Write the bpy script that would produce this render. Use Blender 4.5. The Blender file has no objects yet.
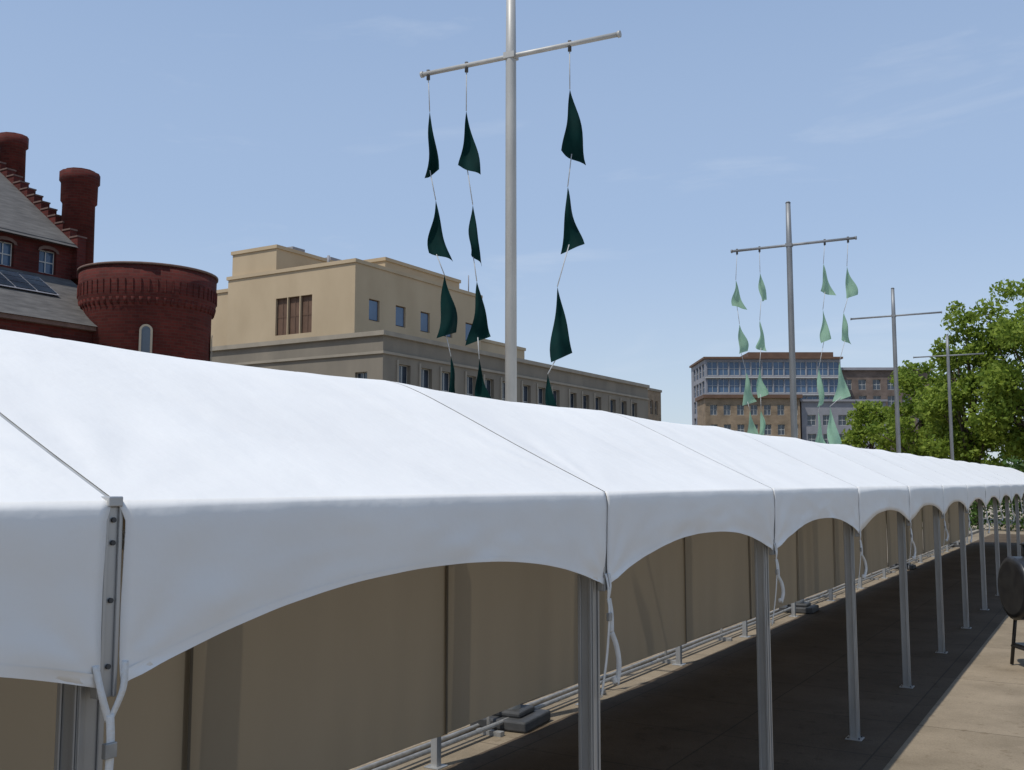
import bpy, math, random
import numpy as np
from mathutils import Vector, noise
random.seed(7)
sc=bpy.context.scene
TH=math.radians(30.9)
F2=(-math.sin(TH),math.cos(TH)); R2=(math.cos(TH),math.sin(TH))

# ---------------------------------------------------------------- materials
def newmat(name):
    m=bpy.data.materials.new(name); m.use_nodes=True
    nt=m.node_tree; b=nt.nodes['Principled BSDF']; return m,nt,b
def N(nt,t,**k):
    n=nt.nodes.new(t)
    for a,v in k.items(): setattr(n,a,v)
    return n
def noisemat(name,c1,c2,scale=3.0,rough=.8,metal=0.0,bump=0.0,bscale=None,detail=6,stretch=(1,1,1),transl=0.0,tcol=None,spec=.5,bdist=.02):
    m,nt,b=newmat(name)
    tc=N(nt,'ShaderNodeTexCoord'); mp=N(nt,'ShaderNodeMapping'); mp.inputs['Scale'].default_value=stretch
    nt.links.new(tc.outputs['Object'],mp.inputs[0])
    nz=N(nt,'ShaderNodeTexNoise'); nz.inputs['Scale'].default_value=scale; nz.inputs['Detail'].default_value=detail
    nt.links.new(mp.outputs[0],nz.inputs['Vector'])
    cr=N(nt,'ShaderNodeValToRGB'); cr.color_ramp.elements[0].position=.3; cr.color_ramp.elements[1].position=.7
    cr.color_ramp.elements[0].color=(*c1,1); cr.color_ramp.elements[1].color=(*c2,1)
    nt.links.new(nz.outputs['Fac'],cr.inputs[0]); nt.links.new(cr.outputs[0],b.inputs['Base Color'])
    b.inputs['Roughness'].default_value=rough; b.inputs['Metallic'].default_value=metal
    b.inputs['Specular IOR Level'].default_value=spec
    if bump:
        n2=N(nt,'ShaderNodeTexNoise'); n2.inputs['Scale'].default_value=bscale or scale*4; n2.inputs['Detail'].default_value=5
        nt.links.new(mp.outputs[0],n2.inputs['Vector'])
        bp=N(nt,'ShaderNodeBump'); bp.inputs['Strength'].default_value=bump; bp.inputs['Distance'].default_value=bdist
        nt.links.new(n2.outputs['Fac'],bp.inputs['Height']); nt.links.new(bp.outputs[0],b.inputs['Normal'])
    if transl:
        tr=N(nt,'ShaderNodeBsdfTranslucent'); tr.inputs[0].default_value=(*(tcol or c2),1)
        mx=N(nt,'ShaderNodeMixShader'); mx.inputs[0].default_value=transl
        out=nt.nodes['Material Output']
        nt.links.new(b.outputs[0],mx.inputs[1]); nt.links.new(tr.outputs[0],mx.inputs[2]); nt.links.new(mx.outputs[0],out.inputs[0])
    return m
def brickmat(name,c1,c2,mortar,bw=.45,bh=.15,rough=.9):
    m,nt,b=newmat(name)
    tc=N(nt,'ShaderNodeTexCoord'); sp=N(nt,'ShaderNodeSeparateXYZ'); nt.links.new(tc.outputs['Object'],sp.inputs[0])
    ad=N(nt,'ShaderNodeMath',operation='ADD'); nt.links.new(sp.outputs[0],ad.inputs[0]); nt.links.new(sp.outputs[1],ad.inputs[1])
    cb=N(nt,'ShaderNodeCombineXYZ'); nt.links.new(ad.outputs[0],cb.inputs[0]); nt.links.new(sp.outputs[2],cb.inputs[1])
    bt=N(nt,'ShaderNodeTexBrick'); bt.inputs['Scale'].default_value=1; bt.inputs['Brick Width'].default_value=bw; bt.inputs['Row Height'].default_value=bh
    bt.inputs['Mortar Size'].default_value=.012; bt.inputs['Color1'].default_value=(*c1,1); bt.inputs['Color2'].default_value=(*c2,1); bt.inputs['Mortar'].default_value=(*mortar,1)
    nt.links.new(cb.outputs[0],bt.inputs['Vector'])
    nz=N(nt,'ShaderNodeTexNoise'); nz.inputs['Scale'].default_value=.6; nz.inputs['Detail'].default_value=8; nt.links.new(tc.outputs['Object'],nz.inputs['Vector'])
    cr=N(nt,'ShaderNodeValToRGB'); cr.color_ramp.elements[0].position=.3; cr.color_ramp.elements[1].position=.7; cr.color_ramp.elements[0].color=(.6,.6,.6,1); cr.color_ramp.elements[1].color=(1.15,1.12,1.1,1)
    nt.links.new(nz.outputs['Fac'],cr.inputs[0])
    mx=N(nt,'ShaderNodeMix',data_type='RGBA',blend_type='MULTIPLY'); mx.inputs[0].default_value=1
    nt.links.new(bt.outputs[0],mx.inputs[6]); nt.links.new(cr.outputs[0],mx.inputs[7]); nt.links.new(mx.outputs[2],b.inputs['Base Color'])
    b.inputs['Roughness'].default_value=rough; b.inputs['Specular IOR Level'].default_value=.2
    return m
def leafmat(name,c1,c2,tr=.35):
    m,nt,b=newmat(name)
    g=N(nt,'ShaderNodeNewGeometry'); tc=N(nt,'ShaderNodeTexCoord')
    nz=N(nt,'ShaderNodeTexNoise'); nz.inputs['Scale'].default_value=.7; nt.links.new(tc.outputs['Object'],nz.inputs['Vector'])
    ad=N(nt,'ShaderNodeMath',operation='MULTIPLY_ADD'); ad.inputs[1].default_value=.5
    nt.links.new(g.outputs['Random Per Island'],ad.inputs[0]); 
    m2=N(nt,'ShaderNodeMath',operation='MULTIPLY'); m2.inputs[1].default_value=.5; nt.links.new(nz.outputs['Fac'],m2.inputs[0]); nt.links.new(m2.outputs[0],ad.inputs[2])
    cr=N(nt,'ShaderNodeValToRGB'); cr.color_ramp.elements[0].position=.15; cr.color_ramp.elements[1].position=.8
    cr.color_ramp.elements[0].color=(*c1,1); cr.color_ramp.elements[1].color=(*c2,1)
    nt.links.new(ad.outputs[0],cr.inputs[0]); nt.links.new(cr.outputs[0],b.inputs['Base Color']); b.inputs['Roughness'].default_value=.6; b.inputs['Specular IOR Level'].default_value=.25
    t=N(nt,'ShaderNodeBsdfTranslucent'); nt.links.new(cr.outputs[0],t.inputs[0])
    mx=N(nt,'ShaderNodeMixShader'); mx.inputs[0].default_value=tr
    nt.links.new(b.outputs[0],mx.inputs[1]); nt.links.new(t.outputs[0],mx.inputs[2]); nt.links.new(mx.outputs[0],nt.nodes['Material Output'].inputs[0])
    return m

M_vinyl=noisemat('white_vinyl',(.79,.775,.745),(.835,.82,.785),scale=1.3,rough=.5,bump=.5,bscale=2.6,transl=.05,tcol=(.8,.70,.54),spec=.25,bdist=.03,detail=9)
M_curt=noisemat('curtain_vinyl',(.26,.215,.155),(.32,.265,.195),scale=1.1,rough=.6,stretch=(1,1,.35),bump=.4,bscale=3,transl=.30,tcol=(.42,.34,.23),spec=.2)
M_alu=noisemat('aluminium',(.34,.34,.335),(.46,.46,.45),scale=9,rough=.42,metal=.55,stretch=(1,1,.2))
M_galv=noisemat('galvanised',(.26,.26,.25),(.42,.41,.39),scale=14,rough=.5,metal=.5)
M_mast=noisemat('mast_paint',(.36,.355,.335),(.46,.45,.42),scale=6,rough=.5,metal=.15,stretch=(1,1,.3))
M_mast2=noisemat('mast_weathered',(.17,.18,.19),(.25,.26,.27),scale=6,rough=.5,metal=.3,stretch=(1,1,.3))
M_dark=noisemat('dark_steel',(.03,.03,.03),(.06,.06,.06),scale=8,rough=.6)
M_black=noisemat('black_enamel',(.012,.012,.014),(.03,.03,.03),scale=7,rough=.35)
M_seam=noisemat('seam_webbing',(.32,.33,.33),(.44,.45,.45),scale=8,rough=.6)
M_strap=noisemat('white_webbing',(.62,.61,.58),(.74,.73,.70),scale=20,rough=.8,bump=.3,bscale=120)
M_rope=noisemat('rope',(.35,.36,.36),(.5,.5,.49),scale=20,rough=.9)
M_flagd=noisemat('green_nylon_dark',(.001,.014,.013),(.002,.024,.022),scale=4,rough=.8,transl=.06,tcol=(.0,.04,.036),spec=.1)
M_flag_sunlit=noisemat('green_nylon_sunlit',(.22,.36,.25),(.28,.43,.31),scale=4,rough=.7,transl=.5,tcol=(.38,.60,.44),spec=.2)  # paler green has the sun shining through the cloth painted in
M_brick=brickmat('red_brick',(.080,.017,.014),(.118,.025,.020),(.08,.04,.033))
M_slate=noisemat('slate_roof',(.065,.06,.056),(.125,.117,.108),scale=2.2,rough=.85,stretch=(1,.5,3),bump=.5,bscale=6,detail=10)
M_tan=noisemat('tan_stucco',(.39,.30,.19),(.46,.36,.235),scale=.35,rough=.9,stretch=(1,1,.5),detail=12)
M_stone=noisemat('limestone',(.165,.145,.115),(.235,.205,.16),scale=.5,rough=.9,stretch=(1,1,.35),detail=12)
M_stoneL=noisemat('limestone_trim',(.25,.22,.175),(.32,.28,.22),scale=.8,rough=.85)
M_rooff=noisemat('flat_roof',(.25,.24,.22),(.32,.31,.29),scale=1,rough=.95)
M_brown=noisemat('brown_panel',(.10,.055,.035),(.14,.08,.05),scale=1,rough=.8)
M_bbrick=brickmat('brown_brick',(.15,.115,.095),(.18,.14,.12),(.2,.17,.15))
M_tanb=brickmat('tan_brick',(.26,.19,.125),(.31,.235,.155),(.3,.25,.2))
M_grey=noisemat('grey_panel',(.20,.20,.22),(.26,.26,.28),scale=.8,rough=.8)
M_white=noisemat('white_trim',(.42,.42,.40),(.52,.52,.49),scale=3,rough=.6)
M_glass=noisemat('window_glass',(.02,.03,.045),(.05,.07,.10),scale=.7,rough=.12,spec=.8)
M_glassb=noisemat('blue_glass',(.035,.075,.14),(.08,.14,.23),scale=.35,rough=.12,spec=.6)
M_bark=noisemat('bark',(.06,.045,.03),(.12,.09,.065),scale=8,rough=.95,stretch=(1,1,.2),bump=.6)
M_leaf=leafmat('leaf_spring',(.10,.17,.02),(.31,.39,.06),.5)
M_leafd=leafmat('leaf_dark',(.03,.065,.014),(.08,.14,.025),.2)
M_gravel=noisemat('gravel',(.24,.20,.15),(.42,.36,.28),scale=18,rough=.95,bump=.6,bscale=50)
M_wood=noisemat('weathered_wood',(.10,.075,.05),(.16,.12,.08),scale=4,rough=.85,stretch=(.3,4,4))

def pavemat(name,c1,c2,cm,size,seed=0):
    m,nt,b=newmat(name)
    tc=N(nt,'ShaderNodeTexCoord')
    mp=N(nt,'ShaderNodeMapping'); mp.inputs['Location'].default_value=(.6,.3,0); nt.links.new(tc.outputs['Object'],mp.inputs[0])
    bt=N(nt,'ShaderNodeTexBrick'); bt.offset=0; bt.inputs['Scale'].default_value=1; bt.inputs['Brick Width'].default_value=size; bt.inputs['Row Height'].default_value=size
    bt.inputs['Mortar Size'].default_value=.010; bt.inputs['Mortar Smooth'].default_value=.3
    bt.inputs['Color1'].default_value=(*c1,1); bt.inputs['Color2'].default_value=(*c2,1); bt.inputs['Mortar'].default_value=(*cm,1)
    nt.links.new(mp.outputs[0],bt.inputs['Vector'])
    def layer(prev,scale,p0,p1,lo,hi,det=9):
        nz=N(nt,'ShaderNodeTexNoise'); nz.inputs['Scale'].default_value=scale; nz.inputs['Detail'].default_value=det; nz.inputs['Roughness'].default_value=.65; nt.links.new(tc.outputs['Object'],nz.inputs['Vector'])
        cr=N(nt,'ShaderNodeValToRGB'); cr.color_ramp.elements[0].position=p0; cr.color_ramp.elements[1].position=p1; cr.color_ramp.elements[0].color=(*lo,1); cr.color_ramp.elements[1].color=(*hi,1)
        nt.links.new(nz.outputs['Fac'],cr.inputs[0])
        mx=N(nt,'ShaderNodeMix',data_type='RGBA',blend_type='MULTIPLY'); mx.inputs[0].default_value=1
        nt.links.new(prev,mx.inputs[6]); nt.links.new(cr.outputs[0],mx.inputs[7]); return mx.outputs[2],nz
    o,_=layer(bt.outputs[0],.9,.3,.72,(.68,.66,.63),(1.12,1.1,1.08))
    o,_=layer(o,4.5,.60,.66,(1,1,1),(.82,.80,.77),3)
    o,n2=layer(o,60,.2,.8,(.75,.75,.75),(1.2,1.2,1.2),4)
    nt.links.new(o,b.inputs['Base Color'])
    bp=N(nt,'ShaderNodeBump'); bp.inputs['Strength'].default_value=.3; bp.inputs['Distance'].default_value=.01
    nt.links.new(n2.outputs['Fac'],bp.inputs['Height']); nt.links.new(bp.outputs[0],b.inputs['Normal']); b.inputs['Roughness'].default_value=.9; b.inputs['Specular IOR Level'].default_value=.2
    return m
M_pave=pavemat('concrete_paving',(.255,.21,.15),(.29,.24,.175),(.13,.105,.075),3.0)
M_shadepave=pavemat('painted_shade_paving',(.095,.072,.05),(.108,.082,.058),(.06,.046,.034),1.5)  # tent's deep shade put into the colour as darker brown

# ---------------------------------------------------------------- mesh builder
class MB:
    def __init__(s): s.v=[];s.f=[];s.m=[];s.sm=[]
    def quad(s,a,b,c,d,m=0):
        i=len(s.v); s.v+=[a,b,c,d]; s.f.append((i,i+1,i+2,i+3)); s.m.append(m); s.sm.append(False)
    def poly(s,pts,m=0):
        i=len(s.v); s.v+=list(pts); s.f.append(tuple(range(i,i+len(pts)))); s.m.append(m); s.sm.append(False)
    def box(s,x0,x1,y0,y1,z0,z1,m=0):
        i=len(s.v); s.v+=[(x0,y0,z0),(x1,y0,z0),(x1,y1,z0),(x0,y1,z0),(x0,y0,z1),(x1,y0,z1),(x1,y1,z1),(x0,y1,z1)]
        for q in [(0,3,2,1),(4,5,6,7),(0,1,5,4),(1,2,6,5),(2,3,7,6),(3,0,4,7)]:
            s.f.append(tuple(i+k for k in q)); s.m.append(m); s.sm.append(False)
    def tube(s,pts,rs,n=12,m=0,caps=True):
        pts=[Vector(p) for p in pts]
        if not hasattr(rs,'__len__'): rs=[rs]*len(pts)
        base=len(s.v); up=None
        for k,p in enumerate(pts):
            d=(pts[min(k+1,len(pts)-1)]-pts[max(k-1,0)]).normalized()
            if up is None:
                up=Vector((0,0,1)) if abs(d.z)<.9 else Vector((1,0,0))
            a=d.cross(up).normalized(); b=a.cross(d).normalized(); up=b
            for j in range(n):
                t=2*math.pi*j/n; q=p+a*(rs[k]*math.cos(t))+b*(rs[k]*math.sin(t)); s.v.append(tuple(q))
        for k in range(len(pts)-1):
            for j in range(n):
                j2=(j+1)%n
                s.f.append((base+k*n+j,base+k*n+j2,base+(k+1)*n+j2,base+(k+1)*n+j)); s.m.append(m); s.sm.append(True)
        if caps:
            s.f.append(tuple(base+j for j in range(n))[::-1]); s.m.append(m); s.sm.append(False)
            e=base+(len(pts)-1)*n; s.f.append(tuple(e+j for j in range(n))); s.m.append(m); s.sm.append(False)
    def grid(s,fn,nu,nv,m=0,smooth=True):
        b=len(s.v)
        for i in range(nu+1):
            for j in range(nv+1): s.v.append(tuple(fn(i/nu,j/nv)))
        for i in range(nu):
            for j in range(nv):
                a=b+i*(nv+1)+j; s.f.append((a,a+nv+1,a+nv+2,a+1)); s.m.append(m); s.sm.append(smooth)
    def wall(s,o,u,n,L,z0,z1,ops,dep=.3,mw=0,mg=1,mf=None):
        P=lambda a,z,d=0:(o[0]+u[0]*a-n[0]*d,o[1]+u[1]*a-n[1]*d,z)
        us=sorted(set([0,L]+[q for p in ops for q in (p[0],p[1])])); zs=sorted(set([z0,z1]+[q for p in ops for q in (p[2],p[3])]))
        for i in range(len(us)-1):
            for j in range(len(zs)-1):
                cu=(us[i]+us[i+1])/2; cz=(zs[j]+zs[j+1])/2
                if any(p[0]<cu<p[1] and p[2]<cz<p[3] for p in ops): continue
                s.quad(P(us[i],zs[j]),P(us[i+1],zs[j]),P(us[i+1],zs[j+1]),P(us[i],zs[j+1]),mw)
        for a,b,c,d in ops:
            s.quad(P(a,c,dep),P(b,c,dep),P(b,d,dep),P(a,d,dep),mg)
            s.quad(P(a,c),P(b,c),P(b,c,dep),P(a,c,dep),mw); s.quad(P(a,d),P(b,d),P(b,d,dep),P(a,d,dep),mw)
            s.quad(P(a,c),P(a,d),P(a,d,dep),P(a,c,dep),mw); s.quad(P(b,c),P(b,d),P(b,d,dep),P(b,c,dep),mw)
            if mf is not None:
                w=.06; mid=(a+b)/2; mz=(c+d)/2
                for (x0,x1,q0,q1) in [(a,a+w,c,d),(b-w,b,c,d),(mid-w/2,mid+w/2,c,d),(a+w,b-w,c,c+w),(a+w,b-w,d-w,d),(a+w,mid-w/2,mz-w/2,mz+w/2),(mid+w/2,b-w,mz-w/2,mz+w/2)]:
                    s.quad(P(x0,q0,dep-.05),P(x1,q0,dep-.05),P(x1,q1,dep-.05),P(x0,q1,dep-.05),mf)
    def obj(s,name,mats,parent=None,solid=0,bevel=0,weld=False):
        me=bpy.data.meshes.new(name); me.from_pydata(s.v,[],s.f)
        for m in mats: me.materials.append(m)
        me.polygons.foreach_set('material_index',s.m); me.polygons.foreach_set('use_smooth',s.sm); me.update()
        o=bpy.data.objects.new(name,me); sc.collection.objects.link(o)
        if parent: o.parent=parent
        if solid:
            d=o.modifiers.new('s','SOLIDIFY'); d.thickness=solid; d.offset=0
        if bevel:
            d=o.modifiers.new('b','BEVEL'); d.width=bevel; d.segments=2; d.limit_method='ANGLE'
        return o
def empty(name,loc=(0,0,0),rz=0):
    e=bpy.data.objects.new(name,None); e.location=loc; e.rotation_euler=(0,0,rz); e.empty_display_size=.3; sc.collection.objects.link(e); return e

# ---------------------------------------------------------------- ground
g=MB(); g.quad((-900,-900,0),(900,-900,0),(900,900,0),(-900,900,0)); g.obj('ground',[M_gravel])
g=MB(); g.quad((-6.05,-30,.004),(26,-30,.004),(26,100,.004),(-6.05,100,.004)); g.obj('concrete_pavement',[M_pave])
g=MB(); g.quad((-5.35,-30,.008),(-1.92,-30,.008),(-1.92,56,.008),(-5.35,56,.008)); g.obj('painted_tent_shade',[M_shadepave])  # dark strip added below the tent to deepen its shadow
g=MB(); g.box(-6.3,-6.1,-30,58,0,.12); g.obj('kerb',[M_stoneL],bevel=.02)

# ---------------------------------------------------------------- marquee tent
tent=empty('marquee_tent')
L=3.0; Y0=1.75; NB=17; I0=-2
XN=-2.28; W=3.1; ZE=2.55
tp=np.array([-.3,0,.3,.6,.9,1.2,1.4,1.55]); zp=np.array([2.41,2.55,2.69,2.835,2.985,3.13,3.205,3.225])
def prof(t):
    s=0
    for d in (-.1,-.05,0,.05,.1):
        q=t+d; q=min(q,W-q); s+=np.interp(q,tp,zp)
    return s/5
ZT=prof(0)
def vbot(u): return 2.07+.205*(1-abs(2*u-1)**2.2)
def edgew(u): return min(1,max(0,u*(1-u)*30))
roof=MB(); val=MB(); bval=MB(); seam=MB(); fr=MB(); strap=MB(); plates=MB(); hemv=MB()
rnd=random.Random(3)
for i in range(I0,I0+NB):
    ya=Y0+i*L; yb=ya+L
    near=i in(-1,0,1,2)
    def rf(u,v,ya=ya,i=i):
        gp=.008
        y=ya+gp+(L-2*gp)*u; t=W*v
        z=prof(t); 
        sag=-.024*math.sin(math.pi*u)**.8*abs(math.sin(math.pi*v))**.6
        w=0
        for cu in(0,1):
            for cv in(0,1):
                du=(u-cu)*L; dv=(v-cv)*W; r=math.hypot(du,dv)
                a=math.atan2(abs(dv),abs(du)+1e-6); w+=.008*math.sin(a*13+i*1.7+cu)*math.exp(-r/.6)*min(1,r/.12)
        w+=.010*noise.noise(Vector((u*2.2+i*5,v*3,i)))+.004*noise.noise(Vector((u*9+i*5,v*5+u*4,i)))
        # packed-fold creases in the vinyl
        for c in(.27,.51,.76):
            w-=.0022*math.exp(-abs(u-c-.01*math.sin(v*9+i))/.006)
        for c in(.16,.33):
            w-=.0020*math.exp(-abs(v-c-.004*math.sin(u*11+i))/.004)
        return (XN-t, y, z+sag+w*edgew(u)*min(1,v*7)*min(1,(1-v)*7))
    roof.grid(rf,88 if near else 16,96 if near else 24)
    hg0=.030 if i==0 else .008; hg1=.030 if i==-1 else .008
    for side,mb in((0,val),(1,bval)):
        def vf(u,v,ya=ya,i=i,side=side,off=0):
            g0=.008+(hg0-.008)*min(1,v*9); g1=.008+(hg1-.008)*min(1,v*9)
            y=ya+g0+(L-g0-g1)*u
            zt=ZT+.001
            zb=vbot(u); z=zt+(zb-zt)*v
            dz=zt-z
            bul=.018*(1-math.exp(-dz/.03))
            pul=math.exp(-min(u,1-u)*L/.25)
            w=.016*v*noise.noise(Vector((u*5+i*9,v*1.5,side*5)))+.008*noise.noise(Vector((u*14+i*9,v*4,3)))*v
            for cu in(0,1):
                du=(u-cu)*L; d2=(zt-.45)-z; a=math.atan2(d2,abs(du)+1e-4); r=math.hypot(du,d2)
                w+=.007*math.sin(a*9+i)*math.exp(-r/.35)*min(1,r/.1)*min(1,v*4)
            for c in(.27,.51,.76): w-=.0018*math.exp(-abs(u-c-.008*math.sin(v*4+i))/.006)*min(1,v*4)
            x=XN+bul+w-.012*pul*v if side==0 else XN-W-bul-w
            return (x+off,y,z)
        mb.grid(vf,96 if near else 24,18 if near else 6)
        if side==0 and near:
            hemv.grid(lambda u,q: vf(u,.93+.07*q,off=.0035),96,3)
for i in range(I0,I0+NB+1):
    y=Y0+i*L
    ts=np.linspace(0,W,25)
    for k in range(24):
        a,b=ts[k],ts[k+1]
        seam.quad((XN-a,y-.013,prof(a)-.004),(XN-a,y+.013,prof(a)-.004),(XN-b,y+.013,prof(b)-.004),(XN-b,y-.013,prof(b)-.004))
    fr.tube([(XN-.06-t*(W-.12)/W,y,prof(t)-.06) for t in ts],.03,8)
    fr.box(XN-.03,XN+.0,y-.027,y+.027,2.04,2.535); fr.box(XN-W+.02,XN-W+.05,y-.02,y+.02,2.04,2.5)
    fr.box(XN+.0,XN+.008,y-.027,y-.015,2.04,2.535); fr.box(XN+.0,XN+.008,y+.015,y+.027,2.04,2.535)
    for zz in(2.5,2.44,2.29,2.12): plates.tube([(XN-.001,y,zz),(XN+.007,y,zz)],.007,8)
    if i==0: fr.box(XN-.035,XN+.012,y-.022,y+.022,2.535,2.562)
    xp=XN-.10
    fr.box(xp-.04,xp+.04,y-.04,y+.04,.012,2.44)
    for s1 in(-1,1):
        fr.box(xp+.041,xp+.047,y+s1*.03-.009,y+s1*.03+.009,.012,2.4)
        fr.box(xp+s1*.03-.009,xp+s1*.03+.009,y-.047,y-.041,.012,2.4)
    fr.box(xp-.08,xp+.08,y-.08,y+.08,.004,.018)
    for a in(-.055,.055):
        for b in(-.055,.055): plates.tube([(xp+a,y+b,.012),(xp+a,y+b,.03)],.009,6)
    xb=XN-W-.07
    fr.box(xb-.035,xb+.035,y-.035,y+.035,.012,2.44); fr.box(xb-.08,xb+.08,y-.08,y+.08,.004,.016)
for x in(XN-.10,XN-W+.06): fr.tube([(x,Y0+I0*L,2.44),(x,Y0+(I0+NB)*L,2.44)],.028,8)
fr.tube([(XN-W/2,Y0+I0*L,3.12),(XN-W/2,Y0+(I0+NB)*L,3.12)],.028,8)
roof.obj('roof_fabric',[M_vinyl],tent); val.obj('valance_fabric',[M_vinyl],tent,solid=.004); bval.obj('back_valance_fabric',[M_vinyl],tent)
hemv.obj('valance_hem',[M_vinyl],tent)
seam.obj('roof_seams',[M_seam],tent); fr.obj('frame_posts_rafters',[M_alu],tent,bevel=.004); plates.obj('bolts',[M_dark],tent)
def ribbon(mb,pts,w,wd):
    pts=[Vector(p) for p in pts]; wd=Vector(wd)
    out=[]
    for k in range(len(pts)-1):
        p0=pts[max(k-1,0)];p1=pts[k];p2=pts[k+1];p3=pts[min(k+2,len(pts)-1)]
        for t in np.linspace(0,1,7)[:-1]:
            out.append(.5*((2*p1)+(p2-p0)*t+(2*p0-5*p1+4*p2-p3)*t*t+(3*p1-p0-3*p2+p3)*t**3))
    out.append(pts[-1]); b=len(mb.v)
    for k,p in enumerate(out):
        d=(out[min(k+1,len(out)-1)]-out[max(k-1,0)]).normalized()
        a=(wd-d*wd.dot(d)); 
        if a.length<.15: a=Vector((1,0,0))-d*d.x
        a.normalize()
        mb.v.append(tuple(p-a*w/2)); mb.v.append(tuple(p+a*w/2))
    for k in range(len(out)-1):
        mb.f.append((b+2*k,b+2*k+1,b+2*k+3,b+2*k+2)); mb.m.append(0); mb.sm.append(True)
for i in range(I0,I0+NB+1):
    y=Y0+i*L; r=rnd.uniform(-1,1); r2=rnd.uniform(.6,1.1); X=XN+.012
    if i==1: r2=.95
    e=.045 if i==0 else .02
    ribbon(strap,[(X,y+e,2.13),(X+.01,y+e*.75,2.06),(X,y+.005,1.985)],.02,(0,1,.3))
    ribbon(strap,[(X,y-e,2.13),(X+.012,y-e*.75,2.06),(X+.004,y-.003,1.985)],.02,(0,1,-.3))
    ribbon(strap,[(X+.006,y,2.0),(X+.008,y+.003,1.9),(X-.01,y+.004,1.7),(X-.04,y,1.5)],.024,(0,1,0))
    if i!=0:
        h=lambda z: 2.02-(2-z)*r2
        ribbon(strap,[(X-.0,y+.015,h(1.98)),(X+.01,y+.02,h(1.90)),(X+.012,y+.02,h(1.80))],.024,(1,.5,0))
        ribbon(strap,[(X+.012,y+.02,h(1.80)),(X+.03,y+.06+.02*r,h(1.72)),(X+.035,y+.075+.02*r,h(1.62)),(X+.02,y+.055,h(1.52)),(X+.012,y+.04,h(1.56))],.026,(1,.5,0))
strap.obj('tie_straps',[M_strap],tent,solid=.003)
bk=MB()
for i in range(I0,I0+NB+1):
    y=Y0+i*L; bk.box(XN+.012,XN+.03,y-.018,y+.018,1.89,1.93)
bk.obj('ratchet_buckles',[M_galv],tent,bevel=.003)
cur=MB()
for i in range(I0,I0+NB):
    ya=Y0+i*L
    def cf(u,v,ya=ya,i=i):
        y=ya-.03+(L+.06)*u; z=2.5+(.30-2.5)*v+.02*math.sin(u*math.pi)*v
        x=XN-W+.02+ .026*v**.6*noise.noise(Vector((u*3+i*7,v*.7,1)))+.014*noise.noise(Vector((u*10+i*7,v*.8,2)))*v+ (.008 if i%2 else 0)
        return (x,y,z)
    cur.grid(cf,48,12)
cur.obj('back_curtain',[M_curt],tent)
hem=MB()
for i in range(I0,I0+NB+1):
    y=Y0+i*L; hem.box(XN-W+.045,XN-W+.049,y-.012,y+.012,.31,2.45)
hem.obj('curtain_hems',[noisemat('hem',(.13,.105,.075),(.17,.14,.10),scale=3)],tent)

pr=empty('pipe_railing'); p=MB()
for x,z,r in((-5.62,.10,.026),(-5.72,.22,.018),(-5.9,.035,.026)):
    p.tube([(x,y,z+.006*math.sin(y*1.3)) for y in np.arange(-4,48,1.0)],r,8)
for y in np.arange(-3,48,2.4):
    p.tube([(-5.67,y,.004),(-5.67,y,.34)],.02,8); p.box(-5.8,-5.5,y-.04,y+.04,.004,.05)
p.obj('pipes',[M_galv],pr)

# ---------------------------------------------------------------- flag masts
def pennant(mb,apex,ln,w,side,slant,seed,m=0):
    sx,sy=side; nx,ny=-sy,sx
    def f(u,v):
        a=.3
        wv=.07*math.sin(v*5+seed*1.3+u*2.2)*v+.04*math.sin(u*6+seed)*v
        s=(u-a)*w*v+.03*math.sin(v*6+seed*2)*v
        dz=-ln*v*(1-(.14*(u if slant>0 else 1-u)))
        return (apex[0]+sx*s+nx*wv,apex[1]+sy*s+ny*wv,apex[2]+dz)
    mb.grid(f,8,12,m)
def mast(X,Y,a0,a1,zarm,ztop,strings,fm,pm,rot=0):
    e=empty('flagpole',(X,Y,0),math.radians(rot)); b=MB()
    b.tube([(0,0,.1),(0,0,zarm),(0,0,ztop)],[.072,.06,.05],16)
    b.tube([(0,0,ztop),(0,0,ztop+.03)],[.058,.03],16)
    b.tube([(a0,0,zarm),(a1,0,zarm)],.028,10)
    b.box(-.068,.068,-.064,.064,zarm-.035,zarm+.035)
    b.tube([(a0-.03,0,zarm),(a0,0,zarm)],.038,10); b.tube([(a1,0,zarm),(a1+.03,0,zarm)],.038,10)
    b.tube([(0,0,.1),(0,0,.35)],[.11,.10],16)
    b.obj('pole_and_crossarm',[pm],e)
    c=MB(); c.box(-.33,.33,-.33,.33,.01,.12); c.box(-.2,.2,-.2,.2,.12,.18); c.obj('base_plate',[M_dark],e,bevel=.02)
    if strings:
        fl=MB(); rp=MB(); ey=MB(); k=0
        for off,flags in strings:
            prev=(off,0,zarm-.03)
            ey.tube([(off,0,zarm-.08),(off,0,zarm+.04)],.022,8)
            for (z,ln,dr,w,ang,sl) in flags:
                k+=1
                ap=(off+dr*R2[0],dr*R2[1],z)
                rp.tube([prev,ap],.006,5)
                a=TH+math.radians(ang); pennant(fl,ap,ln,w,(math.cos(a),math.sin(a)),sl,k*1.7+Y)
                prev=(ap[0]+math.cos(a)*w*.05,ap[1]+math.sin(a)*w*.05,z-ln*.88)
            rp.tube([prev,(prev[0],prev[1],2.2)],.006,5)
        fl.obj('pennants',[fm],e); rp.obj('halyards',[M_rope],e); ey.obj('pulleys',[M_dark],e)
    return e
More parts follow.
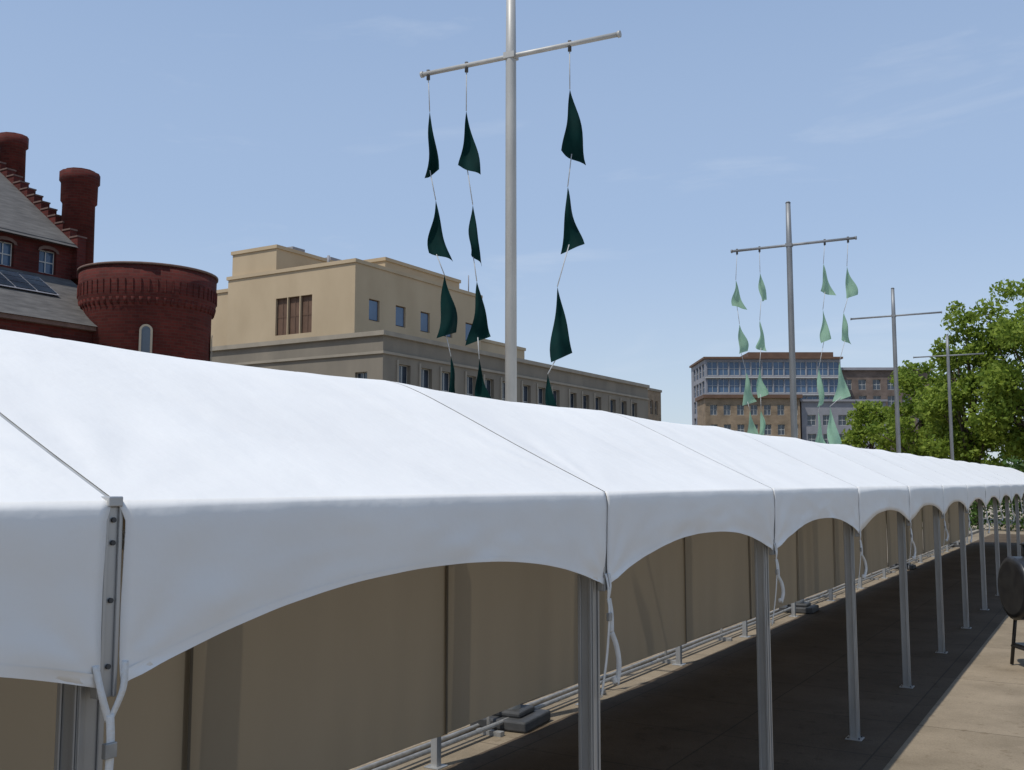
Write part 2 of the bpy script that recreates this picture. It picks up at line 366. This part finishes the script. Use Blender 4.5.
S1=[(-1.10,[(7.0,.82,0.02,.17,10,1),(5.92,.74,.10,.27,15,-1),(5.02,.76,.21,.30,20,1),(4.06,.72,.29,.22,30,1)]),
    (-.58,[(6.92,.78,0,.26,10,-1),(5.80,.70,.08,.2,25,-1),(4.90,.74,.13,.28,10,1),(4.0,.7,.16,.22,10,1)]),
    (.73,[(6.95,.84,0,.32,10,-1),(5.84,.74,-.03,.24,10,1),(4.72,.84,-.15,.26,10,1),(3.76,.7,-.26,.22,10,1)])]
S2=[(-1.10,[(6.89,.65,-.04,.3,10,-1),(5.94,.66,.02,.3,20,1),(4.9,.7,.14,.32,10,1),(4.1,.7,.2,.3,10,1)]),
    (-.62,[(7.0,.64,0,.28,30,1),(5.98,.66,-.03,.22,10,-1),(5.0,.66,-.06,.22,10,1),(4.1,.6,-.05,.2,10,1)]),
    (.72,[(7.05,.66,-.04,.3,10,-1),(6.1,.7,-.08,.22,10,1),(4.9,.8,-.20,.25,20,1),(4.0,.8,-.24,.25,10,1)]),
    (1.18,[(6.95,.68,-.04,.28,10,1),(6.0,.64,-.14,.26,10,-1),(5.0,.8,-.26,.34,10,1),(4.1,.85,-.48,.3,10,1)])]
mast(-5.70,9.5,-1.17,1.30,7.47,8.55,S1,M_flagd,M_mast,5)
mast(-5.56,20.55,-1.20,1.32,7.52,8.42,S2,M_flag_sunlit,M_mast2,3)
mast(-5.56,32.2,-1.25,1.35,7.7,8.55,[],None,M_mast2,2)
mast(-5.55,44.0,-1.3,1.3,7.75,8.6,[],None,M_mast2,2)

# ---------------------------------------------------------------- stone office building
ob=empty('stone_office_building'); b=MB()
Yn=59.5; Yf=110; Xe=-47; Xw=-78; H=13.7
ops=[]
u=2.0; k=0
while u<Yf-Yn-2.2:
    for z0,z1 in((8.6,11.7),(4.4,7.4),(.8,3.2)): ops.append((u,u+1.5,z0,z1))
    k+=1; u+=2.9 if k%3 else 3.7
b.wall((Xe,Yn),(0,1),(1,0),Yf-Yn,0,H,ops,.4,0,1,2)
for (a,c,z0,z1) in ops:
    b.box(Xe,Xe+.10,Yn+a-.35,Yn+a-.12,z0-.4,z1+.3,3) if z0>8 else None
    b.box(Xe,Xe+.14,Yn+a-.08,Yn+c+.08,z0-.18,z0-.003,3)
ops=[]
for u in np.arange(1.5,29,4.9):
    for z0,z1 in((8.6,11.0),(4.4,7.0)): ops.append((u,u+1.2,z0,z1))
b.wall((Xe,Yn),(-1,0),(0,-1),Xe-Xw,0,H,ops,.35,0,1,2)
b.wall((Xw,Yf),(1,0),(0,1),Xe-Xw,0,H,[],.3); b.wall((Xw,Yf),(0,-1),(-1,0),Yf-Yn,0,H,[],.3)
b.quad((Xw,Yn,H-.5),(Xe,Yn,H-.5),(Xe,Yf,H-.5),(Xw,Yf,H-.5),4)
b.box(Xw-.25,Xe+.25,Yn-.25,Yn+.3,H,H+.35,3); b.box(Xe-.3,Xe+.25,Yn+.3,Yf,H,H+.35,3)
b.box(Xe,Xe+.15,Yn,Yf,12.3,12.5,3); b.box(Xw,Xe+.15,Yn-.15,Yn,12.3,12.5,3)
b.obj('lower_block',[M_stone,M_glass,M_white,M_stoneL,M_rooff],ob)
def block(name,x0,x1,y0,y1,z0,z1,opx,opy,mats,par,dx=.25,cap=.3):
    b=MB()
    b.wall((x1,y0),(0,1),(1,0),y1-y0,z0,z1,opx,dx,0,1,2)
    b.wall((x1,y0),(-1,0),(0,-1),x1-x0,z0,z1,opy,dx,0,1,2)
    b.wall((x0,y1),(1,0),(0,1),x1-x0,z0,z1,[]); b.wall((x0,y1),(0,-1),(-1,0),y1-y0,z0,z1,[])
    b.box(x0-.12,x1+.12,y0-.12,y1+.12,z1,z1+cap,3)
    return b.obj(name,mats,par)
mt=[M_tan,M_glass,M_white,M_tan]
opx=[(1.8+3.6*k,3.2+3.6*k,15.9,17.7) for k in range(5)]
block('penthouse',-66.5,-52,62.1,81,H-.5,20.4,opx,[(4.6,5.9,15.0,18.2),(6.0,7.3,15.0,18.2),(7.4,8.7,15.0,18.2)],[M_tan,M_brown,M_brown,M_tan],ob)
w=MB()
for a,bb,c,d in opx:
    w.box(-52.2,-52.15,62.1+a+.1,62.1+bb-.1,c+.1,d-.1)
w.obj('penthouse_glazing',[M_glassb],ob)
block('stair_tower',-66.3,-61,62.35,75,20.3,22.7,[],[],mt,ob)
block('side_wing',-74,-66.6,63,80,H-.5,19.6,[],[],mt,ob)
block('lower_penthouse',-60,-53.5,81.2,92,H-.5,16.6,[],[],mt,ob)
block('rear_penthouse',-60,-53.2,67.5,79,20.71,21.7,[],[],mt,ob)
m=MB()
for x,y,z,h in((-64,66,23.01,.8),(-63,70,23.01,.5)): m.box(x,x+1.4,y,y+1.6,z,z+h)
m.tube([(-57,64.5,20.7),(-57,64.5,22.0)],.12,8); m.tube([(-55,65.5,20.7),(-55,65.5,21.6)],.18,8); m.tube([(-52.8,80,20.7),(-52.8,80,22.6)],.05,6)
m.obj('roof_plant',[M_grey],ob)
ab=empty('tan_annex_building')
block('annex',-60,-50,117,121.3,0,14.2,[(.8+1.6*k,1.6+1.6*k,z,z+1.8) for k in range(2) for z in(4,8,11.2)],[(1.5+3*k,2.9+3*k,z,z+1.8) for k in range(3) for z in(4,8,11.2)],[M_tanb,M_glass,M_white,M_stoneL],ab)

# ---------------------------------------------------------------- brick gymnasium
gy=empty('brick_gymnasium'); b=MB()
M_sand=noisemat('sandstone',(.11,.065,.052),(.16,.10,.08),scale=2)
ye=32.2; ys=-8.0
ops=[(2+3.2*k,3.4+3.2*k,5.2,8.4) for k in range(12)]
b.wall((-41.5,ys),(0,1),(1,0),ye-ys,0,9.75,ops,.3,0,1,2)
b.box(-41.5,-41.2,ys,ye,9.75,9.95,3); b.box(-41.5,-41.3,ys,ye,9.0,9.15,3)
ops=[(ye-ys-.9-2.3*k-.95,ye-ys-.9-2.3*k,13.15,14.35) for k in range(9)]
b.wall((-46,ys),(0,1),(1,0),ye-ys,12.6,14.8,ops,.25,0,5,2)
for a,c,z0,z1 in ops:
    for q in range(6):
        t0,t1=math.pi*q/6,math.pi*(q+1)/6; ym=ys+(a+c)/2
        b.quad((-45.93,ym+.6*math.cos(t0),z1-.1+.33*math.sin(t0)),(-45.93,ym+.6*math.cos(t1),z1-.1+.33*math.sin(t1)),(-45.93,ym+.44*math.cos(t1),z1-.1+.16*math.sin(t1)),(-45.93,ym+.44*math.cos(t0),z1-.1+.16*math.sin(t0)),3)
b.box(-46,-45.7,ys,ye,14.75,14.9,4)
b.poly([(-41.5,ye,0),(-41.5,ye,9.9),(-46,ye,13),(-46,ye,14.8),(-56,ye,22.2),(-66,ye,14.8),(-66,ye,0)],0)
b.poly([(-41.5,ys,0),(-41.5,ys,9.9),(-46,ys,13),(-46,ys,14.8),(-56,ys,22.2),(-66,ys,14.8),(-66,ys,0)],0)
b.quad((-41.1,ys,9.95),(-41.1,ye,9.95),(-46,ye,13.05),(-46,ys,13.05),4)
b.quad((-45.5,ys,14.7),(-45.5,ye,14.7),(-56,ye,22.25),(-56,ys,22.25),4)
b.quad((-66.5,ys,14.5),(-66.5,ye,14.5),(-56,ye,22.25),(-56,ys,22.25),4)
for k in range(16):
    x1=-45.6-k*.65; z1=14.65+(k+1)*.468
    b.box(x1-.65,x1,ye,ye+.5,z1-2.0,z1+.18,0); b.box(x1-.66,x1+.02,ye-.04,ye+.54,z1+.18,z1+.26,3)
b.obj('hall_walls_roof',[M_brick,M_glass,M_white,M_sand,M_slate,M_glassb],gy)
c=MB()
c.tube([(-46.9,33.1,11),(-46.9,33.1,17.4),(-46.9,33.1,17.5),(-46.9,33.1,18.5),(-46.9,33.1,18.6),(-46.9,33.1,19.1)],[.88,.82,.92,.93,1.02,1.02],12)
c.tube([(-46.9,33.1,19.1),(-46.9,33.1,19.22)],[.8,.8],12)
c.tube([(-53.1,33.1,18),(-53.1,33.1,21.6),(-53.1,33.1,21.7),(-53.1,33.1,22.3)],[.72,.68,.8,.8],12)
c.obj('chimneys',[M_brick],gy)
t=MB(); cx,cy=-41.35,33.35
t.tube([(cx,cy,0),(cx,cy,10.9),(cx,cy,11.4),(cx,cy,12.9)],[3.05,3.07,3.27,3.29],48)
t.tube([(cx,cy,12.9),(cx,cy,13.0)],[3.36,3.36],48,3)
for k in range(56):
    a=2*math.pi*k/56
    x=cx+3.15*math.cos(a); y=cy+3.15*math.sin(a)
    t.tube([(x,y,11.0),(x,y,11.35)],[.04,.14],6)
    x=cx+3.29*math.cos(a); y=cy+3.29*math.sin(a)
    t.box(x-.03,x+.03,y-.03,y+.03,11.6,12.2)
an=math.atan2(-cy,-cx)
for da in(-.02,1.4,-1.5):
    a=an+da; r=3.07; ux,uy=-math.sin(a),math.cos(a); ox,oy=cx+math.cos(a)*r,cy+math.sin(a)*r; nx,ny=math.cos(a),math.sin(a)
    def P(s,z,d): return (ox+ux*s+nx*d,oy+uy*s+ny*d,z)
    wz=9.75; wr=.2
    arch=[(wr*math.cos(q),wz+wr*math.sin(q)) for q in np.linspace(0,math.pi,10)]
    t.poly([P(-wr,8.5,.05),P(wr,8.5,.05)]+[P(s,z,.05) for s,z in arch],2)
    for k in range(9):
        s0,z0=arch[k]; s1,z1=arch[k+1]; f=1.5
        t.quad(P(s0,z0,.08),P(s1,z1,.08),P(s1*f,wz+(z1-wz)*f,.08),P(s0*f,wz+(z0-wz)*f,.08),1)
    t.quad(P(-wr*1.5,8.4,.08),P(-wr,8.4,.08),P(-wr,wz,.08),P(-wr*1.5,wz,.08),1); t.quad(P(wr,8.4,.08),P(wr*1.5,8.4,.08),P(wr*1.5,wz,.08),P(wr,wz,.08),1)
t.obj('round_turret',[M_brick,M_stoneL,M_glass,M_sand],gy)
s=MB()
nv=Vector((3.1,0,4.9)).normalized()
for k in range(3):
    for j in range(3):
        y0=26.6+k*1.1; d0=43.7+j*.56
        def Q(d,y,o):
            z=9.95+(d-41.1)*3.1/4.9; return (-d+nv.x*o,y,z+nv.z*o)
        s.quad(Q(d0,y0,.14),Q(d0,y0+1.0,.14),Q(d0+.5,y0+1.0,.14),Q(d0+.5,y0,.14),0)
s.quad(Q(43.6,26.5,.10),Q(43.6,29.9,.10),Q(45.4,29.9,.10),Q(45.4,26.5,.10),1)
s.obj('roof_skylights',[M_glass,M_grey],gy,solid=.03)

# ---------------------------------------------------------------- distant buildings on the right
def far(name,xr,z,rz=TH):
    return empty(name,(F2[0]*z+R2[0]*xr,F2[1]*z+R2[1]*xr,0),rz)
e=far('glass_apartment_building',29.2,150); b=MB()
ops=[(.25+1.67*k,1.8+1.67*k,z0,z0+2.1) for k in range(12) for z0 in(8.2,10.8,13.4,16.0,18.6)]
b.wall((0,0),(1,0),(0,-1),20.4,0,21.1,ops,.2,0,1,2)
b.wall((0,0),(0,1),(-1,0),12,0,21.1,[(1+2.4*k,2.9+2.4*k,z0,z0+1.9) for k in range(4) for z0 in(8.2,10.8,13.4,16,18.6)],.2,0,1,2)
b.wall((20.4,0),(0,1),(1,0),12,0,21.1,[],.2)
b.box(-.3,20.7,-.4,12,21.1,21.4,3); b.box(7,20,2,9,21.4,22.4,3)
for z0 in(10.38,12.98,15.58,18.18): b.box(-.1,20.5,-.3,0,z0,z0+.12,2)
b.obj('facade',[M_grey,M_glassb,M_white,M_brown],e)
e=far('tan_brick_apartments',27.3,141); b=MB()
ops=[(.7+1.9*k,1.7+1.9*k,z0,z0+1.5) for k in range(7) for z0 in(6.3,9.2,12.0)]
b.wall((0,0),(1,0),(0,-1),13.4,0,14.4,ops,.25,0,1,2); b.wall((13.4,0),(0,1),(1,0),6,0,14.4,[]); b.wall((0,0),(0,1),(-1,0),6,0,14.4,[])
b.box(-.3,13.7,-.4,6,14.4,14.9,3); b.quad((0,0,14.3),(13.4,0,14.3),(13.4,6,14.3),(0,6,14.3),0)
b.obj('facade',[M_tanb,M_glass,M_white,M_brown],e)
e=far('grey_brick_apartments',41.2,142); b=MB()
ops=[(.8+2.2*k,2.0+2.2*k,z0,z0+1.5) for k in range(5) for z0 in(5.2,7.9,10.6)]
b.wall((0,0),(1,0),(0,-1),12,0,14.0,ops,.25,0,1,2); b.wall((0,0),(0,1),(-1,0),6,0,14.0,[]); b.wall((12,0),(0,1),(1,0),6,0,14.0,[])
b.box(-.2,12.2,-.3,6,14.0,14.3,3)
b.obj('facade',[M_grey,M_glass,M_white,M_grey],e)
e=far('brown_brick_apartments',49.9,152); b=MB()
ops=[(.8+2.2*k,2.0+2.2*k,z0,z0+1.6) for k in range(6) for z0 in(5.7,8.5,11.3,14.1,16.6)]
b.wall((0,0),(1,0),(0,-1),14,0,19.6,ops,.25,0,1,2); b.wall((0,0),(0,1),(-1,0),6,0,19.6,[]); b.wall((14,0),(0,1),(1,0),12,0,19.6,[])
b.box(-.2,14.3,-.4,6,19.6,20.0,3)
b.obj('facade',[M_bbrick,M_glass,M_white,M_grey],e)

# ---------------------------------------------------------------- trees
def leaves(cent,n,size,rs,mat,name,parent):
    r=np.random.RandomState(rs)
    C=np.array([c[:3] for c in cent]); Rr=np.array([c[3] for c in cent])
    idx=r.choice(len(C),n,p=Rr**2/np.sum(Rr**2))
    d=r.normal(size=(n,3)); d/=np.linalg.norm(d,axis=1)[:,None]
    rad=r.uniform(.05,1.25,n)**.6
    P=C[idx]+d*(Rr[idx]*rad)[:,None]*np.array([1,1,.72])
    a=r.normal(size=(n,3)); a/=np.linalg.norm(a,axis=1)[:,None]
    b=np.cross(a,r.normal(size=(n,3))); b/=np.linalg.norm(b,axis=1)[:,None]
    s=size*r.uniform(.55,1.25,n)[:,None]
    V=np.stack([P-a*s,P-b*s*.55,P+a*s,P+b*s*.55],1).reshape(-1,3)
    me=bpy.data.meshes.new(name); me.vertices.add(len(V)); me.vertices.foreach_set('co',V.ravel())
    me.loops.add(4*n); me.loops.foreach_set('vertex_index',np.arange(4*n)); me.polygons.add(n)
    me.polygons.foreach_set('loop_start',np.arange(0,4*n,4)); me.update(calc_edges=True); me.materials.append(mat)
    o=bpy.data.objects.new(name,me); sc.collection.objects.link(o); o.parent=parent
def tree(name,x,y,H,R,n,size,seed,mat,base=.22,nc=80):
    r=random.Random(seed); e=empty(name,(x,y,0)); t=MB(); hb=H*base
    t.tube([(0,0,0),(.05,0,hb*.5),(.1*r.uniform(-1,1),.1,hb),(0,.1,H*.6),(0,0,H*.85)],[H*.02,H*.016,H*.014,H*.008,.03],10)
    cz=(H+hb)/2; hz=(H-hb)/2; cent=[]
    for k in range(nc):
        th=r.uniform(0,2*math.pi); ph=math.acos(r.uniform(-1,1)); q=r.uniform(.3,1)**.6
        k2=1+.25*math.sin(th*3+seed)+.12*r.uniform(-1,1)
        c=(R*q*k2*.82*math.sin(ph)*math.cos(th),R*q*k2*.82*math.sin(ph)*math.sin(th),cz+hz*.9*q*math.cos(ph))
        cent.append((*c,R*r.uniform(.12,.29)))
        if k%3==0:
            z0=r.uniform(hb*.8,H*.6); t.tube([(0,.05,z0),(c[0]*.5,c[1]*.5,(z0+c[2])/2+.2),c],[H*.006,H*.004,.02],6)
    t.obj('trunk_limbs',[M_bark],e); leaves(cent,n,size,seed,mat,'foliage',e)
tree('maple_tree',-3.9,69.2,15.9,4.9,20000,.17,1,M_leaf,.10)
tree('maple_tree',-7.6,70,14.9,3.5,14000,.17,2,M_leaf,.10)
tree('maple_tree',-11.6,76,11.8,3.4,11000,.17,3,M_leaf,.10)
tree('maple_tree',-15.6,79,9.2,2.8,7000,.17,4,M_leaf,.10)
tree('maple_tree',2.2,66,15,5,9000,.20,5,M_leaf,.10)
tree('young_tree',-20.2,22.8,6.05,1.3,1600,.10,6,M_leaf,.3,40)
h=empty('hedge'); rr=random.Random(9)
cent=[(x+rr.uniform(-.3,.3),60+rr.uniform(-.6,.6),z,.75) for x in np.arange(-12,12,.7) for z in(.5,1.2,1.9)]
leaves(cent,11000,.12,11,M_leafd,'foliage',h)
t=MB()
for x in np.arange(-12,12,1.4): t.tube([(x,60,0),(x,60,1.9)],.05,6)
t.obj('stems',[M_bark],h)
h=empty('distant_trees')
cent=[(x+rr.uniform(-3,3),130+rr.uniform(-8,8),z+rr.uniform(-.5,1),3) for x in np.arange(-70,90,3.2) for z in(1.5,4)]
leaves(cent,16000,.45,12,M_leafd,'foliage',h)

# ---------------------------------------------------------------- barrel grill
gr=empty('barrel_grill',(-.80,16.1,0),TH); b=MB()
def barrel(u,v):
    th=2*math.pi*v; x=-.55+1.1*u; r=.44
    return (x,r*math.cos(th),1.12+r*math.sin(th))
b.grid(barrel,10,28)
for s in(-1,1):
    b.tube([(s*.55,0,1.12),(s*.56,0,1.12),(s*.60,0,1.12)],[.44,.44,.36],28)
    for q in(-1,1): b.tube([(s*.42,q*.2,.9),(s*.46,q*.34,.02)],.026,8)
    b.tube([(s*.455,-.32,.28),(s*.455,.32,.28)],.02,8)
b.tube([(-.4,-.48,1.16),(-.4,-.54,1.18),(.4,-.54,1.18),(.4,-.48,1.16)],.015,8)
b.tube([(-.35,0,1.5),(-.35,0,1.72)],.05,12); b.tube([(-.35,0,1.72),(-.35,0,1.76)],[.09,.02],12)
b.box(-.5,.5,-.80,-.46,.93,.96); b.box(-.45,.45,-.28,.28,.29,.33)
b.obj('barrel_and_legs',[M_black],gr)
for (x,y,a) in((-.5,27,.1),(1.0,31,-.2),(-.9,36,.2),(.4,41,0)):
    e=empty('picnic_table',(x,y,0),a); b=MB()
    for k in range(5): b.box(-.9,.9,-.38+k*.155,-.24+k*.155,.72,.76)
    for s in(-1,1):
        for k in range(2): b.box(-.9,.9,s*.68-.14+k*.145,s*.68-.005+k*.145,.42,.46)
        b.box(s*.62-.04,s*.62+.04,-.78,.78,.36,.415)
        b.tube([(s*.62+.06,-.7,.01),(s*.62+.06,-.25,.71)],.04,6); b.tube([(s*.62+.06,.7,.01),(s*.62+.06,.25,.71)],.04,6)
    b.obj('planks_and_legs',[M_wood],e)

# ---------------------------------------------------------------- camera, light, world
cam=bpy.data.cameras.new('Camera'); co=bpy.data.objects.new('Camera',cam); sc.collection.objects.link(co); sc.camera=co
co.location=(0,0,2.6); p=math.radians(5.54)
fw=Vector((F2[0]*math.cos(p),F2[1]*math.cos(p),math.sin(p))); co.rotation_euler=fw.to_track_quat('-Z','Y').to_euler()
cam.sensor_width=36; cam.lens=35.16; cam.clip_end=3000; cam.clip_start=.05
el=math.radians(62); az=math.radians(197.2)
sd=Vector((math.sin(az)*math.cos(el),math.cos(az)*math.cos(el),math.sin(el)))
l=bpy.data.lights.new('sun','SUN'); l.energy=3.4; l.angle=math.radians(.5); l.color=(1,.96,.89)
lo=bpy.data.objects.new('sun',l); lo.rotation_euler=sd.to_track_quat('Z','Y').to_euler(); sc.collection.objects.link(lo)
w=bpy.data.worlds.new('World'); sc.world=w; w.use_nodes=True; nt=w.node_tree; bg=nt.nodes['Background']
sk=N(nt,'ShaderNodeTexSky'); sk.sky_type='NISHITA'; sk.sun_disc=False; sk.sun_elevation=el; sk.sun_rotation=az; sk.air_density=1.0; sk.dust_density=1.0; sk.ozone_density=2.0; sk.altitude=200
tc=N(nt,'ShaderNodeTexCoord'); sp=N(nt,'ShaderNodeSeparateXYZ'); nt.links.new(tc.outputs['Generated'],sp.inputs[0])
hz=N(nt,'ShaderNodeValToRGB'); hz.color_ramp.interpolation='EASE'
hz.color_ramp.elements[0].position=0.0; hz.color_ramp.elements[0].color=(3.75,4.3,5.1,1)
hz.color_ramp.elements[1].position=.75; hz.color_ramp.elements[1].color=(1.5,2.4,4.1,1)
e1=hz.color_ramp.elements.new(.28); e1.color=(2.65,3.5,4.95,1)
nt.links.new(sp.outputs[2],hz.inputs[0])
mh=N(nt,'ShaderNodeMix',data_type='RGBA'); mh.inputs[0].default_value=.72; nt.links.new(sk.outputs[0],mh.inputs[6]); nt.links.new(hz.outputs[0],mh.inputs[7])
mp=N(nt,'ShaderNodeMapping'); mp.inputs['Scale'].default_value=(1.6,1.6,8)
nt.links.new(tc.outputs['Generated'],mp.inputs[0])
nz=N(nt,'ShaderNodeTexNoise'); nz.inputs['Scale'].default_value=2.2; nz.inputs['Detail'].default_value=10; nz.inputs['Roughness'].default_value=.6; nz.inputs['Distortion'].default_value=.4
nt.links.new(mp.outputs[0],nz.inputs['Vector'])
cr=N(nt,'ShaderNodeValToRGB'); cr.color_ramp.elements[0].position=.57; cr.color_ramp.elements[1].position=.85; cr.color_ramp.elements[0].color=(0,0,0,1); cr.color_ramp.elements[1].color=(.3,.3,.3,1)
nt.links.new(nz.outputs['Fac'],cr.inputs[0])
mx=N(nt,'ShaderNodeMix',data_type='RGBA'); nt.links.new(cr.outputs[0],mx.inputs[0]); nt.links.new(mh.outputs[2],mx.inputs[6]); mx.inputs[7].default_value=(5.0,5.4,6.0,1)
nt.links.new(mx.outputs[2],bg.inputs[0]); bg.inputs[1].default_value=.15
sc.view_settings.view_transform='Standard'; sc.view_settings.look='None'; sc.view_settings.exposure=0
